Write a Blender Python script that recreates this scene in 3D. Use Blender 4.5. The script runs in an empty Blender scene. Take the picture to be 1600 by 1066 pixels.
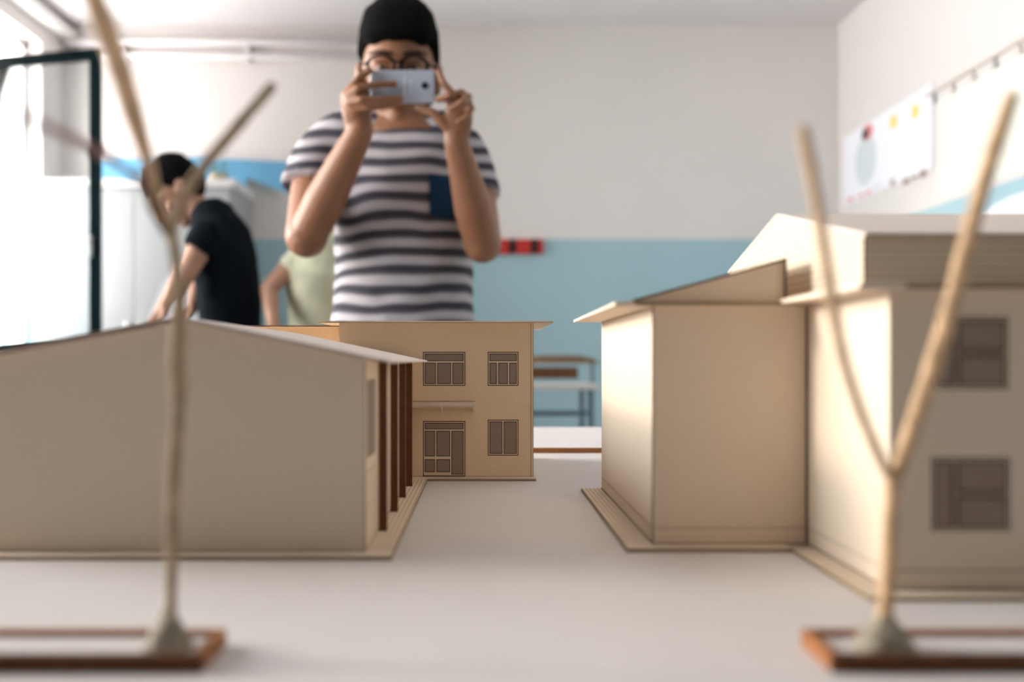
import bpy, bmesh, math, random
from mathutils import Vector, noise
random.seed(7)
F, CX, CY = 1555.56, 755.0, 562.0          # 35 mm lens in 1600 px; vanishing point of the room
CAMZ, BZ = 0.86, 0.75                      # camera height, top of the model's base board
PL = BZ + 0.002                            # top of the card plinths
def Q(px, py, d):                          # image point at distance d -> world point
    return Vector(((px-CX)/F*d, d, CAMZ+(CY-py)/F*d))
col = bpy.context.scene.collection

# ------------------------------------------------------------------ materials
def newmat(name):
    m = bpy.data.materials.new(name); m.use_nodes = True
    nt = m.node_tree; b = nt.nodes['Principled BSDF']
    return m, nt, b
def mat(name, c, rough=0.7, spec=0.3, var=0.0, scale=40, bump=0.0, metal=0.0, bscale=None):
    m, nt, b = newmat(name)
    b.inputs['Roughness'].default_value = rough
    b.inputs['Specular IOR Level'].default_value = spec
    b.inputs['Metallic'].default_value = metal
    b.inputs['Base Color'].default_value = (*c, 1)
    if var or bump:
        tc = nt.nodes.new('ShaderNodeTexCoord')
        n = nt.nodes.new('ShaderNodeTexNoise'); n.inputs['Scale'].default_value = scale
        n.inputs['Detail'].default_value = 5
        nt.links.new(tc.outputs['Object'], n.inputs['Vector'])
    if var:
        r = nt.nodes.new('ShaderNodeValToRGB')
        r.color_ramp.elements[0].position = .3; r.color_ramp.elements[1].position = .7
        r.color_ramp.elements[0].color = (*[x*(1-var) for x in c], 1)
        r.color_ramp.elements[1].color = (*[min(1, x*(1+var)) for x in c], 1)
        nt.links.new(n.outputs['Fac'], r.inputs['Fac']); nt.links.new(r.outputs['Color'], b.inputs['Base Color'])
    if bump:
        n2 = nt.nodes.new('ShaderNodeTexNoise'); n2.inputs['Scale'].default_value = bscale or scale*3
        nt.links.new(tc.outputs['Object'], n2.inputs['Vector'])
        bp = nt.nodes.new('ShaderNodeBump'); bp.inputs['Strength'].default_value = bump
        bp.inputs['Distance'].default_value = .01
        nt.links.new(n2.outputs['Fac'], bp.inputs['Height']); nt.links.new(bp.outputs['Normal'], b.inputs['Normal'])
    return m
def lined(name, c, dark, axis, period, width, rough=.8):      # card engraved with parallel lines
    m, nt, b = newmat(name); b.inputs['Roughness'].default_value = rough
    b.inputs['Specular IOR Level'].default_value = .15
    N, L = nt.nodes.new, nt.links.new
    tc = N('ShaderNodeTexCoord'); s = N('ShaderNodeSeparateXYZ'); L(tc.outputs['Object'], s.inputs[0])
    a = N('ShaderNodeMath'); a.operation = 'DIVIDE'; a.inputs[1].default_value = period; L(s.outputs[axis], a.inputs[0])
    f = N('ShaderNodeMath'); f.operation = 'FRACT'; L(a.outputs[0], f.inputs[0])
    l = N('ShaderNodeMath'); l.operation = 'LESS_THAN'; l.inputs[1].default_value = width; L(f.outputs[0], l.inputs[0])
    mx = N('ShaderNodeMix'); mx.data_type = 'RGBA'; L(l.outputs[0], mx.inputs['Factor'])
    mx.inputs['A'].default_value = (*c, 1); mx.inputs['B'].default_value = (*dark, 1)
    L(mx.outputs['Result'], b.inputs['Base Color'])
    return m
def wallpaint(name, top, low, zsplit):
    m, nt, b = newmat(name); b.inputs['Roughness'].default_value = .75
    b.inputs['Specular IOR Level'].default_value = .25
    N, L = nt.nodes.new, nt.links.new
    tc = N('ShaderNodeTexCoord'); s = N('ShaderNodeSeparateXYZ'); L(tc.outputs['Object'], s.inputs[0])
    l = N('ShaderNodeMath'); l.operation = 'LESS_THAN'; l.inputs[1].default_value = zsplit; L(s.outputs[2], l.inputs[0])
    n = N('ShaderNodeTexNoise'); n.inputs['Scale'].default_value = 2.5; L(tc.outputs['Object'], n.inputs['Vector'])
    mx = N('ShaderNodeMix'); mx.data_type = 'RGBA'; L(l.outputs[0], mx.inputs['Factor'])
    mx.inputs['A'].default_value = (*top, 1); mx.inputs['B'].default_value = (*low, 1)
    m2 = N('ShaderNodeMix'); m2.data_type = 'RGBA'; m2.blend_type = 'MULTIPLY'; m2.inputs['Factor'].default_value = 1
    r = N('ShaderNodeValToRGB'); r.color_ramp.elements[0].color = (.94,.94,.94,1); r.color_ramp.elements[1].color = (1,1,1,1)
    L(n.outputs['Fac'], r.inputs['Fac']); L(mx.outputs['Result'], m2.inputs['A']); L(r.outputs['Color'], m2.inputs['B'])
    L(m2.outputs['Result'], b.inputs['Base Color'])
    return m
CARD_C = (.755, .63, .50); INK = (.085, .045, .03)
M = {}
M['card'] = mat('cream_card', CARD_C, .85, .12, .035, 900)
M['cardtoplit'] = mat('roof_card_pink_toplight', (.70, .60, .545), .85, .12, .02, 700)  # roof-top card with the pinkish light from above mixed into its colour
M['burnt'] = mat('laser_burnt_edge', (.12, .065, .04), .8, .1, .15, 400)
M['ink'] = mat('engraved_line', INK, .9, .05)
M['softline'] = mat('light_engraved_line', (.30, .22, .14), .9, .05)
M['post'] = mat('brown_board_post', (.115, .048, .022), .75, .15, .15, 300)
M['glaze'] = mat('engraved_grey_brown', (.31, .235, .20), .85, .1, .06, 900)
M['siding'] = lined('card_siding', tuple(.9*v for v in CARD_C), (.50, .41, .31), 2, .0042, .26)
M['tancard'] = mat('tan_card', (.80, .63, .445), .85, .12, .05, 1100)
M['decky'] = lined('card_paving_lines', CARD_C, (.40, .31, .21), 0, .0032, .22)
M['deckx'] = lined('card_paving_lines_cross', CARD_C, (.40, .31, .21), 1, .0032, .22)
M['board'] = mat('white_board', (.67, .62, .605), .55, .3, .015, 30)
M['mdf'] = mat('cut_board_edge', (.33, .135, .055), .75, .2, .2, 200)
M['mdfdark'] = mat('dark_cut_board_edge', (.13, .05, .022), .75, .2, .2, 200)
M['twig'] = mat('dry_twig', (.60, .39, .23), .7, .25, .28, 160, .3)
M['twiggrey'] = mat('grey_brown_twig', (.37, .26, .165), .75, .2, .3, 160, .3)
M['twigpale'] = mat('pale_peeled_twig', (.62, .42, .26), .65, .25, .2, 120, .3)
M['twigred'] = mat('thin_red_brown_twig', (.24, .12, .10), .7, .2, .3, 200)
M['knot'] = mat('dark_knotted_twig', (.20, .115, .065), .8, .15, .3, 200, .4)
M['clay'] = mat('glue_clay', (.36, .31, .24), .8, .2, .25, 200, .5)
M['wallb'] = wallpaint('painted_wall', (.71, .665, .64), (.36, .52, .575), 1.635)
M['ceil'] = mat('ceiling_paint', (.72, .69, .69), .85, .1, .02, 3)
M['floor'] = mat('terrazzo_floor', (.42, .38, .34), .35, .4, .25, 60)
M['white'] = mat('white_paint', (.78, .77, .75), .5, .3)
M['frame'] = mat('dark_teal_metal', (.010, .030, .036), .7, .15)
M['cab'] = mat('cream_laminate', (.45, .47, .475), .45, .4, .01, 3)
M['cabside'] = mat('grey_cabinet_side', (.42, .41, .41), .6, .3)
M['steel'] = mat('steel', (.6, .6, .6), .3, .5, metal=1)
M['bluecard'] = mat('sky_blue_card', (.13, .36, .56), .6, .3, .1, 3)
M['green'] = mat('green_leaf', (.16, .26, .07), .6, .3, .3, 60)
M['pot'] = mat('beige_pot', (.5, .42, .3), .7, .2)
M['red'] = mat('red_painted_board', (.62, .035, .03), .45, .4)
M['black'] = mat('black_plastic', (.01, .01, .012), .4, .4)
M['wood'] = mat('brown_plywood', (.20, .11, .06), .45, .4, .25, 30)
M['woodd'] = mat('dark_orange_plywood', (.11, .045, .016), .45, .3, .25, 30)
M['desk'] = mat('grey_desk_laminate', (.55, .52, .50), .4, .4)
M['metal'] = mat('grey_blue_tube', (.06, .10, .13), .4, .5)
M['paper'] = mat('white_paper', (.80, .80, .84), .8, .1)
M['sunlitcream'] = mat('sunlit_wall_cream', (.80, .78, .68), .8, .1)
M['yellow'] = mat('yellow_note', (.85, .62, .18), .8, .1)
M['pgrey'] = mat('pale_grey_blue_print', (.60, .65, .67), .8, .1)
M['pdark'] = mat('dark_print', (.10, .06, .07), .8, .1)
M['pred'] = mat('pink_print', (.75, .28, .27), .8, .1)
M['pbrown'] = mat('brown_print', (.36, .24, .21), .8, .1)
M['skin'] = mat('tan_skin', (.25, .108, .056), .5, .35, .06, 30)
M['skin2'] = mat('light_skin', (.40, .21, .14), .55, .3, .06, 30)
M['lips'] = mat('lips', (.36, .11, .08), .5, .3)
M['hair'] = mat('black_hair', (.006, .005, .005), .9, .06, .3, 200, .8)
M['hairbrown'] = mat('dark_brown_hair', (.03, .018, .012), .9, .08, .3, 200, .6)
M['eye'] = mat('eye_white', (.30, .26, .23), .2, .5)
M['glassframe'] = mat('dark_spectacle_frame', (.004, .004, .006), .8, .05)
M['navy'] = mat('navy_cloth', (.012, .035, .075), .9, .1, .15, 400)
M['blacktee'] = mat('black_cotton', (.004, .006, .009), .95, .08, .2, 60)
M['yellowtee'] = mat('pale_yellow_cotton', (.58, .56, .40), .9, .1, .08, 12)
M['denim'] = mat('blue_denim', (.05, .08, .16), .9, .1, .2, 200)
M['shoe'] = mat('grey_canvas', (.2, .2, .21), .8, .2)
M['phone'] = mat('white_phone_back', (.38, .40, .47), .25, .5)
M['lens'] = mat('camera_lens_black', (.01, .02, .025), .15, .6)

def striped():
    m, nt, b = newmat('striped_jersey'); b.inputs['Roughness'].default_value = .9
    b.inputs['Specular IOR Level'].default_value = .1
    N, L = nt.nodes.new, nt.links.new
    tc = N('ShaderNodeTexCoord'); s = N('ShaderNodeSeparateXYZ'); L(tc.outputs['Object'], s.inputs[0])
    n = N('ShaderNodeTexNoise'); n.inputs['Scale'].default_value = 7; n.inputs['Detail'].default_value = 1
    L(tc.outputs['Object'], n.inputs['Vector'])
    k = N('ShaderNodeMath'); k.operation = 'MULTIPLY_ADD'; k.inputs[1].default_value = .034; L(n.outputs['Fac'], k.inputs[0]); L(s.outputs[2], k.inputs[2])
    a = N('ShaderNodeMath'); a.operation = 'DIVIDE'; a.inputs[1].default_value = .0385; L(k.outputs[0], a.inputs[0])
    f = N('ShaderNodeMath'); f.operation = 'FRACT'; L(a.outputs[0], f.inputs[0])
    r = N('ShaderNodeValToRGB'); r.color_ramp.interpolation = 'LINEAR'
    e = r.color_ramp.elements
    W = (.43, .385, .40, 1); D = (.050, .046, .058, 1); G = (.14, .13, .145, 1)
    e[0].position = 0; e[0].color = W
    e[1].position = .36; e[1].color = W
    for p, c in ((.46, G), (.60, D), (.82, D), (.93, G), (1.0, W)):
        x = e.new(p); x.color = c
    L(f.outputs[0], r.inputs['Fac']); L(r.outputs['Color'], b.inputs['Base Color'])
    return m
M['stripe'] = striped()
def glassmat():
    m = bpy.data.materials.new('window_glass'); m.use_nodes = True; nt = m.node_tree; nt.nodes.clear()
    o = nt.nodes.new('ShaderNodeOutputMaterial'); mx = nt.nodes.new('ShaderNodeMixShader')
    t = nt.nodes.new('ShaderNodeBsdfTransparent'); t.inputs['Color'].default_value = (.93, .96, .97, 1)
    g = nt.nodes.new('ShaderNodeBsdfGlossy'); g.inputs['Roughness'].default_value = .02
    fr = nt.nodes.new('ShaderNodeFresnel'); fr.inputs['IOR'].default_value = 1.5
    nt.links.new(fr.outputs[0], mx.inputs[0]); nt.links.new(t.outputs[0], mx.inputs[1]); nt.links.new(g.outputs[0], mx.inputs[2])
    nt.links.new(mx.outputs[0], o.inputs[0]); return m
M['glass'] = glassmat()

# ------------------------------------------------------------------ mesh builder
class MB:
    def __init__(s): s.v, s.f, s.m = [], [], []
    def add(s, vs, fs, mi=0):
        o = len(s.v); s.v += [Vector(p) for p in vs]
        for f in fs: s.f.append([o+i for i in f]); s.m.append(mi)
    def box(s, x0, x1, y0, y1, z0, z1, mi=0):
        vs = [(x, y, z) for z in (z0, z1) for y in (y0, y1) for x in (x0, x1)]
        s.add(vs, [(0,2,3,1), (4,5,7,6), (0,1,5,4), (2,6,7,3), (0,4,6,2), (1,3,7,5)], mi); return s
    def prism(s, pts, ext, mi=0, cap=None):           # polygon (3D points) pushed along ext
        n = len(pts); e = Vector(ext); a = [Vector(p) for p in pts]; b = [p+e for p in a]
        s.add(a+b, [tuple(range(n))], mi if cap is None else cap)
        o = len(s.v)-2*n
        s.f.append([o+n+i for i in reversed(range(n))]); s.m.append(mi if cap is None else cap)
        for i in range(n):
            j = (i+1) % n; s.f.append([o+i, o+n+i, o+n+j, o+j]); s.m.append(mi)
        return s
    def tube(s, pts, rad, seg=12, mi=0, ry=None, caps=True, round_=True):
        # rad: radius list; ry: second radius list (ellipse, world-Y-ish axis)
        P = [Vector(p) for p in pts]; n = len(P)
        if not isinstance(rad, (list, tuple)): rad = [rad]*n
        if ry is None: ry = rad
        rings = []
        up = Vector((0, 1, 0))
        d0 = (P[1]-P[0]).normalized()
        if abs(d0.dot(up)) > .9: up = Vector((1, 0, 0))
        PP, RR, RY, DD = [], [], [], []
        for i in range(n):
            d = (P[min(i+1, n-1)]-P[max(i-1, 0)]).normalized()
            PP.append(P[i]); RR.append(rad[i]); RY.append(ry[i]); DD.append(d)
        if round_:
            ds, de = DD[0], DD[-1]
            for k in (.5, .85, .99):
                c = math.sqrt(1-k*k)
                PP.insert(0, P[0]-ds*rad[0]*k); RR.insert(0, rad[0]*c); RY.insert(0, ry[0]*c); DD.insert(0, ds)
                PP.append(P[-1]+de*rad[-1]*k); RR.append(rad[-1]*c); RY.append(ry[-1]*c); DD.append(de)
        o = len(s.v)
        for p, r, q, d in zip(PP, RR, RY, DD):
            sx = up.cross(d)
            if sx.length < 1e-4: sx = Vector((1, 0, 0))
            sx.normalize(); sy = d.cross(sx).normalized(); 
            if sy.dot(up) < 0: sy = -sy
            for k in range(seg):
                a = 2*math.pi*k/seg
                s.v.append(p + sx*math.cos(a)*r + sy*math.sin(a)*q)
        m = len(PP)
        for i in range(m-1):
            for k in range(seg):
                k2 = (k+1) % seg
                s.f.append([o+i*seg+k, o+i*seg+k2, o+(i+1)*seg+k2, o+(i+1)*seg+k]); s.m.append(mi)
        s.f.append([o+k for k in reversed(range(seg))]); s.m.append(mi)
        s.f.append([o+(m-1)*seg+k for k in range(seg)]); s.m.append(mi)
        return s
    def ellipsoid(s, c, r, seg=24, rings=14, mi=0, power=1.0, fn=None):
        c = Vector(c); o = len(s.v)
        sg = lambda v: math.copysign(abs(v)**power, v)
        for i in range(rings+1):
            th = math.pi*i/rings
            for k in range(seg):
                a = 2*math.pi*k/seg
                p = Vector((sg(math.sin(th))*sg(math.cos(a))*r[0], sg(math.sin(th))*sg(math.sin(a))*r[1], sg(math.cos(th))*r[2]))
                if fn: p = fn(p)
                s.v.append(c+p)
        for i in range(rings):
            for k in range(seg):
                k2 = (k+1) % seg
                s.f.append([o+i*seg+k, o+(i+1)*seg+k, o+(i+1)*seg+k2, o+i*seg+k2]); s.m.append(mi)
        return s
    def build(s, name, mats, parent=None, smooth=False, bevel=0.0, loc=None):
        if not isinstance(mats, (list, tuple)): mats = [mats]
        me = bpy.data.meshes.new(name)
        off = Vector((0, 0, 0)); q = parent
        while q is not None: off += q.location; q = q.parent
        l = Vector(loc) if loc is not None else Vector((0, 0, 0))
        me.from_pydata([p-off-l for p in s.v], [], s.f)
        for m in mats: me.materials.append(m)
        for p, mi in zip(me.polygons, s.m): p.material_index = mi; p.use_smooth = smooth
        bm = bmesh.new(); bm.from_mesh(me); bmesh.ops.remove_doubles(bm, verts=bm.verts, dist=1e-6)
        bmesh.ops.recalc_face_normals(bm, faces=bm.faces); bm.to_mesh(me); bm.free(); me.update()
        o = bpy.data.objects.new(name, me); col.objects.link(o); o.location = l
        if parent is not None: o.parent = parent
        if bevel:
            b = o.modifiers.new('bevel', 'BEVEL'); b.width = bevel; b.segments = 2; b.limit_method = 'ANGLE'
        return o
def thing(name, label, cat, loc, group=None):
    o = bpy.data.objects.new(name, None); col.objects.link(o); o.location = loc; o.empty_display_size = .05
    o['label'] = label; o['category'] = cat
    if group: o['group'] = group
    return o
def tag(o, label, cat, group=None):
    o['label'] = label; o['category'] = cat
    if group: o['group'] = group
    return o
def struct(o): o['kind'] = 'structure'; return o

# ------------------------------------------------------------------ the room
XL, XR, YB, YF, H = -2.70, 2.284, 6.40, -4.2, 3.01
struct(MB().box(XL-.4, XR+.2, YF-.2, YB+.2, -.1, 0).build('floor', M['floor']))
struct(MB().box(XL-.4, XR+.2, YF-.2, YB+.2, H, H+.15).build('ceiling', M['ceil']))
struct(MB().box(XL-.25, XR, YB, YB+.2, 0, H).build('wall_back', M['wallb']))
struct(MB().box(XR, XR+.2, YF-.2, YB+.2, 0, H).build('wall_right', M['wallb']))
struct(MB().box(XL-.25, XR, YF-.2, YF, 0, H).build('wall_front', M['wallb']))
WINS = [(5.30, 6.08), (0.30, 4.70)]; WZ0, WZ1 = .86, 2.80
wl = MB(); wl.box(XL-.25, XL, YF, YB, 0, WZ0); wl.box(XL-.25, XL, YF, YB, WZ1, H)
for a, b in ((YF, .30), (4.70, 5.30), (6.08, YB)): wl.box(XL-.25, XL, a, b, WZ0, WZ1)
struct(wl.build('wall_left', M['wallb']))
for o in (MB().box(XR-.015, XR, YF, YB, 0, .09).build('baseboard_right', M['white']),
          MB().box(XL, XR, YB-.015, YB, 0, .09).build('baseboard_back', M['white'])): struct(o)
# boxed conduit running along the top of the window wall, heating pipes on the back wall
struct(MB().box(XL, XL+.09, YF, YB, 2.905, 2.97).build('trim_1', M['white'], bevel=.01))
pm = MB()
for z in (2.885, 2.795):
    pm.tube([(XL, YB-.045, z), (-.62, YB-.045, z), (-.60, YB+.02, z)], .022, 12, round_=False)
for x in (-2.3, -1.5, -.8):
    pm.box(x-.01, x+.01, YB-.06, YB, 2.765, 2.91)
struct(pm.build('trim_2', M['ceil'], smooth=True))
# windows: outer frame, one closed pair of casements, the far one with a sash swung into the room
def sash(parent, A, B, z0, z1, w=.055, t=.035):
    # frame between plan points A and B
    A, B = Vector((*A, 0)), Vector((*B, 0)); u = (B-A).normalized(); n = Vector((-u.y, u.x, 0))*t/2
    L = (B-A).length
    def bar(a0, a1, h0, h1, m, tt=1.0):
        p = [A+u*a0-n*tt, A+u*a1-n*tt, A+u*a1+n*tt, A+u*a0+n*tt]
        m.prism([Vector((q.x, q.y, h0)) for q in p], (0, 0, h1-h0))
    f = MB(); bar(0, w, z0, z1, f); bar(L-w, L, z0, z1, f); bar(w, L-w, z0, z0+w, f); bar(w, L-w, z1-w, z1, f)
    s_ = f.build('sash', M['frame'], parent)
    g = MB(); bar(w, L-w, z0+w, z1-w, g, .12); g.build('pane', M['glass'], s_)
    h = MB(); c = A+u*(L-w/2); h.tube([Vector((c.x, c.y, 1.5))-n, Vector((c.x, c.y, 1.5))-n*2.5, Vector((c.x, c.y, 1.40))-n*2.5], .009)
    h.build('handle', M['steel'], s_, smooth=True)
for i, (a, b) in enumerate(WINS):
    w = bpy.data.objects.new('window_%d' % (i+1), None); col.objects.link(w); w.location = (XL-.12, (a+b)/2, WZ0); struct(w)
    f = MB(); x0, x1 = XL-.17, XL-.09; t = .05
    f.box(x0, x1, a, a+t, WZ0, WZ1); f.box(x0, x1, b-t, b, WZ0, WZ1); f.box(x0, x1, a, b, WZ0, WZ0+t); f.box(x0, x1, a, b, WZ1-t, WZ1)
    f.build('window_frame', M['white'], w)
    s_ = MB(); s_.box(XL-.02, XL+.05, a-.03, b+.03, WZ0-.03, WZ0); s_.build('window_sill', M['white'], w)
    if i > 0:
        for k in range(3):
            y0 = a+t+k*(b-a-2*t)/3; sash(w, (XL-.13, y0), (XL-.13, y0+(b-a-2*t)/3), WZ0+t, WZ1-t)
    else:
        sash(w, (XL-.02, 5.40), (-2.018+.01, 5.22), WZ0+.03, 2.49)

# ------------------------------------------------------------------ table, base boards
t = thing('table', 'long white table carrying the whole card model', 'table', (0, .55, 0))
MB().box(-1.15, 1.15, -.25, 1.50, .705, .742).build('tabletop', M['desk'], t)
for x in (-1.05, 1.05):
    for y in (-.15, 1.40):
        MB().tube([(x, y, .0), (x, y, .705)], .022, 12, round_=False).build('leg', M['metal'], t, smooth=True)
bb = MB(); bb.box(-.95, .95, -.2, 1.520, .742, BZ)
bb = bb.build('base_board', M['board']); tag(bb, 'large white base board on which the card houses and twig trees stand', 'model base')
dT = 1.172
tb = MB(); tb.box(-.9, .9, dT, 1.53, BZ, BZ+.0062); tb.box(-.9, .9, dT-.0008, dT, BZ, BZ+.0060, 1)
tag(tb.build('terrace_board', [M['board'], M['mdf']]), 'raised white terrace sheet with brown cut edge behind the central card house', 'board')

# ------------------------------------------------------------------ card houses
def front_window(parent, y, x0, x1, z0, z1, kind, name='window_panel'):
    """printed window on a camera-facing card wall at depth y"""
    m = MB(); lw = .00068 if kind != 'cross' else .0004; e = .00012; g = .0016
    m.box(x0, x1, y-e, y, z0, z1, 0)
    def ln(a0, a1, c0, c1): m.box(a0, a1, y-e*2.2, y-e, c0, c1, 1)
    def rect(a0, a1, c0, c1, w=lw):
        ln(a0, a1, c0, c0+w); ln(a0, a1, c1-w, c1); ln(a0, a0+w, c0+w, c1-w); ln(a1-w, a1, c0+w, c1-w)
    def pale(a0, a1, c0, c1): m.box(a0, a1, y-e*1.8, y-e, c0, c1, 2)
    rect(x0, x1, z0, z1, .0008); W, Hh = x1-x0, z1-z0
    xi0, xi1, zi0, zi1 = x0+g, x1-g, z0+g, z1-g
    # pale print between the double outline
    pale(x0+.0008, x0+g, z0+.0008, z1-.0008); pale(x1-g, x1-.0008, z0+.0008, z1-.0008); pale(x0+g, x1-g, z0+.0008, z0+g); pale(x0+g, x1-g, z1-g, z1-.0008)
    if kind in ('three', 'door'):
        zs = z1 - (.30*Hh if kind == 'three' else .165*Hh)
        rect(xi0, xi1, zs+.0008, zi1); pale(xi0, xi1, zs-.0006, zs+.0008)
        if kind == 'three': cuts = [xi0, x0+.32*W, x0+.68*W, xi1]
        else: cuts = [xi0, x0+.30*W, x0+.655*W, xi1]
        for k in range(3):
            a = cuts[k]+(.0006 if k else 0); b = cuts[k+1]-(.0006 if k < 2 else 0)
            if kind == 'door' and k < 2:
                zz = [z0+.0012, z0+.055*Hh+.001, z0+.31*Hh, z0+.36*Hh, zs-.0006]
                rect(a, b, zz[1], zz[2]); rect(a, b, zz[3], zz[4]); pale(a, b, z0+.0012, zz[1]); pale(a, b, zz[2], zz[3])
            else: rect(a, b, zi0, zs-.0006)
            if k < 2: pale(cuts[k+1]-.0006, cuts[k+1]+.0006, zi0, zs-.0006)
    elif kind == 'two':
        c = (x0+x1)/2; rect(xi0, c-.0006, zi0, zi1); rect(c+.0006, xi1, zi0, zi1); pale(c-.0006, c+.0006, zi0, zi1)
    elif kind == 'cross':
        c = x0+.30*W; h = (z0+z1)/2
        rect(xi0, c-.0012, zi0, zi1, .0009); rect(c+.0012, xi1, zi0, h-.0012, .0009); rect(c+.0012, xi1, h+.0012, zi1, .0009)
        m.box(c-.0012, c+.0012, y-e*1.9, y-e, zi0, zi1, 0)
    return m.build(name, [M['glaze'], M['ink'], M['card']], parent)
def px_rect(d, x0, x1, y0, y1):
    a, b = Q(x0, y1, d), Q(x1, y0, d); return a.x, b.x, a.z, b.z

# --- left house: gable end to the camera
X0, X1, AX, d0, d1 = -.300, -.0666, -.168, .560, .915
EZ, AZ = .8580, .8825
hs = thing('card_house', 'low card house with a plain gable end and brown posts along its right side', 'model house', ((X0+X1)/2, (d0+d1)/2, BZ))
sl = (AZ-EZ)/(AX-(-.051))*-1                       # roof fall per metre
zr = lambda x: AZ-(x-AX)*sl if x > AX else AZ-(AX-x)*.185
w = MB()
prof = [(X0, d0, PL), (X1, d0, PL), (X1, d0, zr(X1)-.0008), (AX, d0, AZ-.0008), (X0, d0, zr(X0)-.0008)]
w.prism(prof, (0, d1-d0, 0))
w.box(X1-.0004, X1+.0002, d0-.0002, d0+.0004, PL, zr(X1)-.002, 1)
w.box(X1, X1+.00012, d0+.001, d1, PL, PL+.0006, 1)
w.box(X0, X1, d0-.00015, d0, PL, PL+.0007, 1)
w.build('walls', [M['card'], M['softline']], hs)
pl = MB(); pl.box(-.36, -.0503, .5455, d0, BZ, PL, 0); pl.box(-.36, X0, d0, .90, BZ, PL, 0)
pl.build('plinth', [M['card'], M['softline']], hs)
pl2 = MB(); pl2.box(X1-.001, -.0503, d0, .899, BZ, PL, 0); pl2.box(-.0507, -.05025, .546, .899, BZ+.0001, PL+.0001, 1); pl2.box(-.36, -.0503, .5452, .5456, BZ, PL+.0001, 1)
pl2.build('paved_border', [M['decky'], M['softline']], hs)
rf = MB(); th = .0013
L_, R_ = -.330, -.051; LZ = zr(-.330)
for xa, xb, za, zb in ((AX, R_, AZ, EZ), (L_, AX, LZ, AZ)):
    rf.prism([(xa, .549, za), (xb, .549, zb), (xb, .549, zb+th), (xa, .549, za+th)], (0, .361, 0))
rf.prism([(L_, .5488, LZ-.0002), (AX, .5488, AZ-.0002), (AX, .5488, AZ+th*.75), (L_, .5488, LZ+th*.75)], (0, .0003, 0), 1)
rf.build('roof', [M['cardtoplit'], M['burnt']], hs)
for dc in (.627, .706, .778, .848):
    MB().box(-.0658, -.0606, dc, dc+.0022, PL, zr(-.064)-.0012).build('post', M['post'], hs)
def side_print(parent, x, ya, yb, za, zb, rows, name):
    m = MB(); e = .00012; m.box(x, x+e, ya, yb, za, zb, 0)
    n = rows
    for k in range(n+1):
        z = za+(zb-za)*k/n; m.box(x+e, x+2*e, ya, yb, z-.0003, z+.0003, 1)
    for y in (ya, yb, (ya+yb)/2): m.box(x+e, x+2*e, y-.0004, y+.0004, za, zb, 1)
    m.build(name, [M['glaze'], M['softline']], parent)
side_print(hs, X1, .570, .612, .8035, .8480, 4, 'window_panel')
m = MB(); m.box(X1, X1+.00012, .568, .612, PL+.001, .796, 0)
for a, b, c, d_ in ((.568, .612, .7955, .7960), (.568, .5685, PL+.001, .796), (.6115, .612, PL+.001, .796), (.590, .5904, PL+.001, .796), (.572, .587, .775, .7754), (.594, .608, .775, .7754)):
    m.box(X1+.00012, X1+.00022, a, b, c, d_, 1)
m.build('door_panel', [M['card'], M['softline']], hs)
for y in (.65, .725, .80): side_print(hs, X1, y, y+.035, .8035, .8480, 3, 'window_panel')

# --- central house
dc0 = .918; dc1 = 1.11
xl, xr = (530-CX)/F*dc0, (833.5-CX)/F*dc0
zt = Q(0, 505, dc0).z
hc = thing('card_house', 'two-storey tan card house in sharp focus with printed windows, a door and a small canopy', 'model house', ((xl+xr)/2, (dc0+dc1)/2, BZ))
w = MB(); w.box(xl, xr, dc0, dc1, PL, zt)
lx = (829.5-CX)/F*dc0
w.box(lx-.0002, lx+.0002, dc0-.00012, dc0, PL, zt-.0005, 1); w.box(xr-.0003, xr+.0001, dc0-.00012, dc0, PL, zt, 2); w.box(xl, xr, dc0-.0001, dc0, PL, PL+.0003, 1)
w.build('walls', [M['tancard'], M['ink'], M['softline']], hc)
# lower wing set back on the left
dw = 1.00; zw = Q(0, 511, dw).z
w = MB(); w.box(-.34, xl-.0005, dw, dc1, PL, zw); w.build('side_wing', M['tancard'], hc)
r = MB(); r.box(-.345, xl-.0006, dw-.012, dc1+.02, zw, zw+.0012); r.box(-.345, xl-.0006, dw-.0123, dw-.012, zw, zw+.0010, 1); r.build('wing_roof', [M['cardtoplit'], M['burnt']], hc)
r = MB(); ra, rb = Q(497, 503, .906).x, Q(864.5, 503, .906).x
r.box(ra, rb, .906, 1.128, zt, zt+.0016); r.box(ra, rb, .9058, .906, zt-.0001, zt+.0003, 1)
r.build('roof', [M['card'], M['softline']], hc)
# little fluff of torn fibre along the roof edge
p = MB(); p.box(-.0660, xr+.0015, .900, dc0, BZ, PL, 0); p.box(-.0503, xr+.0015, .8997, .9001, BZ, PL+.00005, 1); p.box(-.0503, xr+.0015, .9055, .9058, PL, PL+.0001, 1)
p.box(xl, xr+.0012, dc0, dc1, BZ, PL, 0)
p.build('plinth', [M['card'], M['softline']], hc)
front_window(hc, dc0, *px_rect(dc0, 661, 727, 550, 603), 'three')
front_window(hc, dc0, *px_rect(dc0, 762, 810, 550, 603), 'three')
front_window(hc, dc0, *px_rect(dc0, 762, 810, 656, 712), 'two')
a = px_rect(dc0, 661, 727, 658, 745)
front_window(hc, dc0, a[0], a[1], PL+.0003, a[3], 'door', 'door_panel')
c = MB(); ca, cb = Q(600, 630, .905).x, Q(742, 630, .905).x
z1_, z0_ = Q(0, 627.5, dc0).z, Q(0, 637, .895).z
c.prism([(ca, dc0, z1_), (ca, .897, z0_+.0012), (ca, .897, z0_), (ca, dc0, z1_-.0012)], (cb-ca, 0, 0))
c.prism([(ca, .8968, z0_+.0010), (ca, .8972, z0_+.0013), (ca, .8972, z0_+.0010)], (cb-ca, 0, 0), 1)
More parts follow.
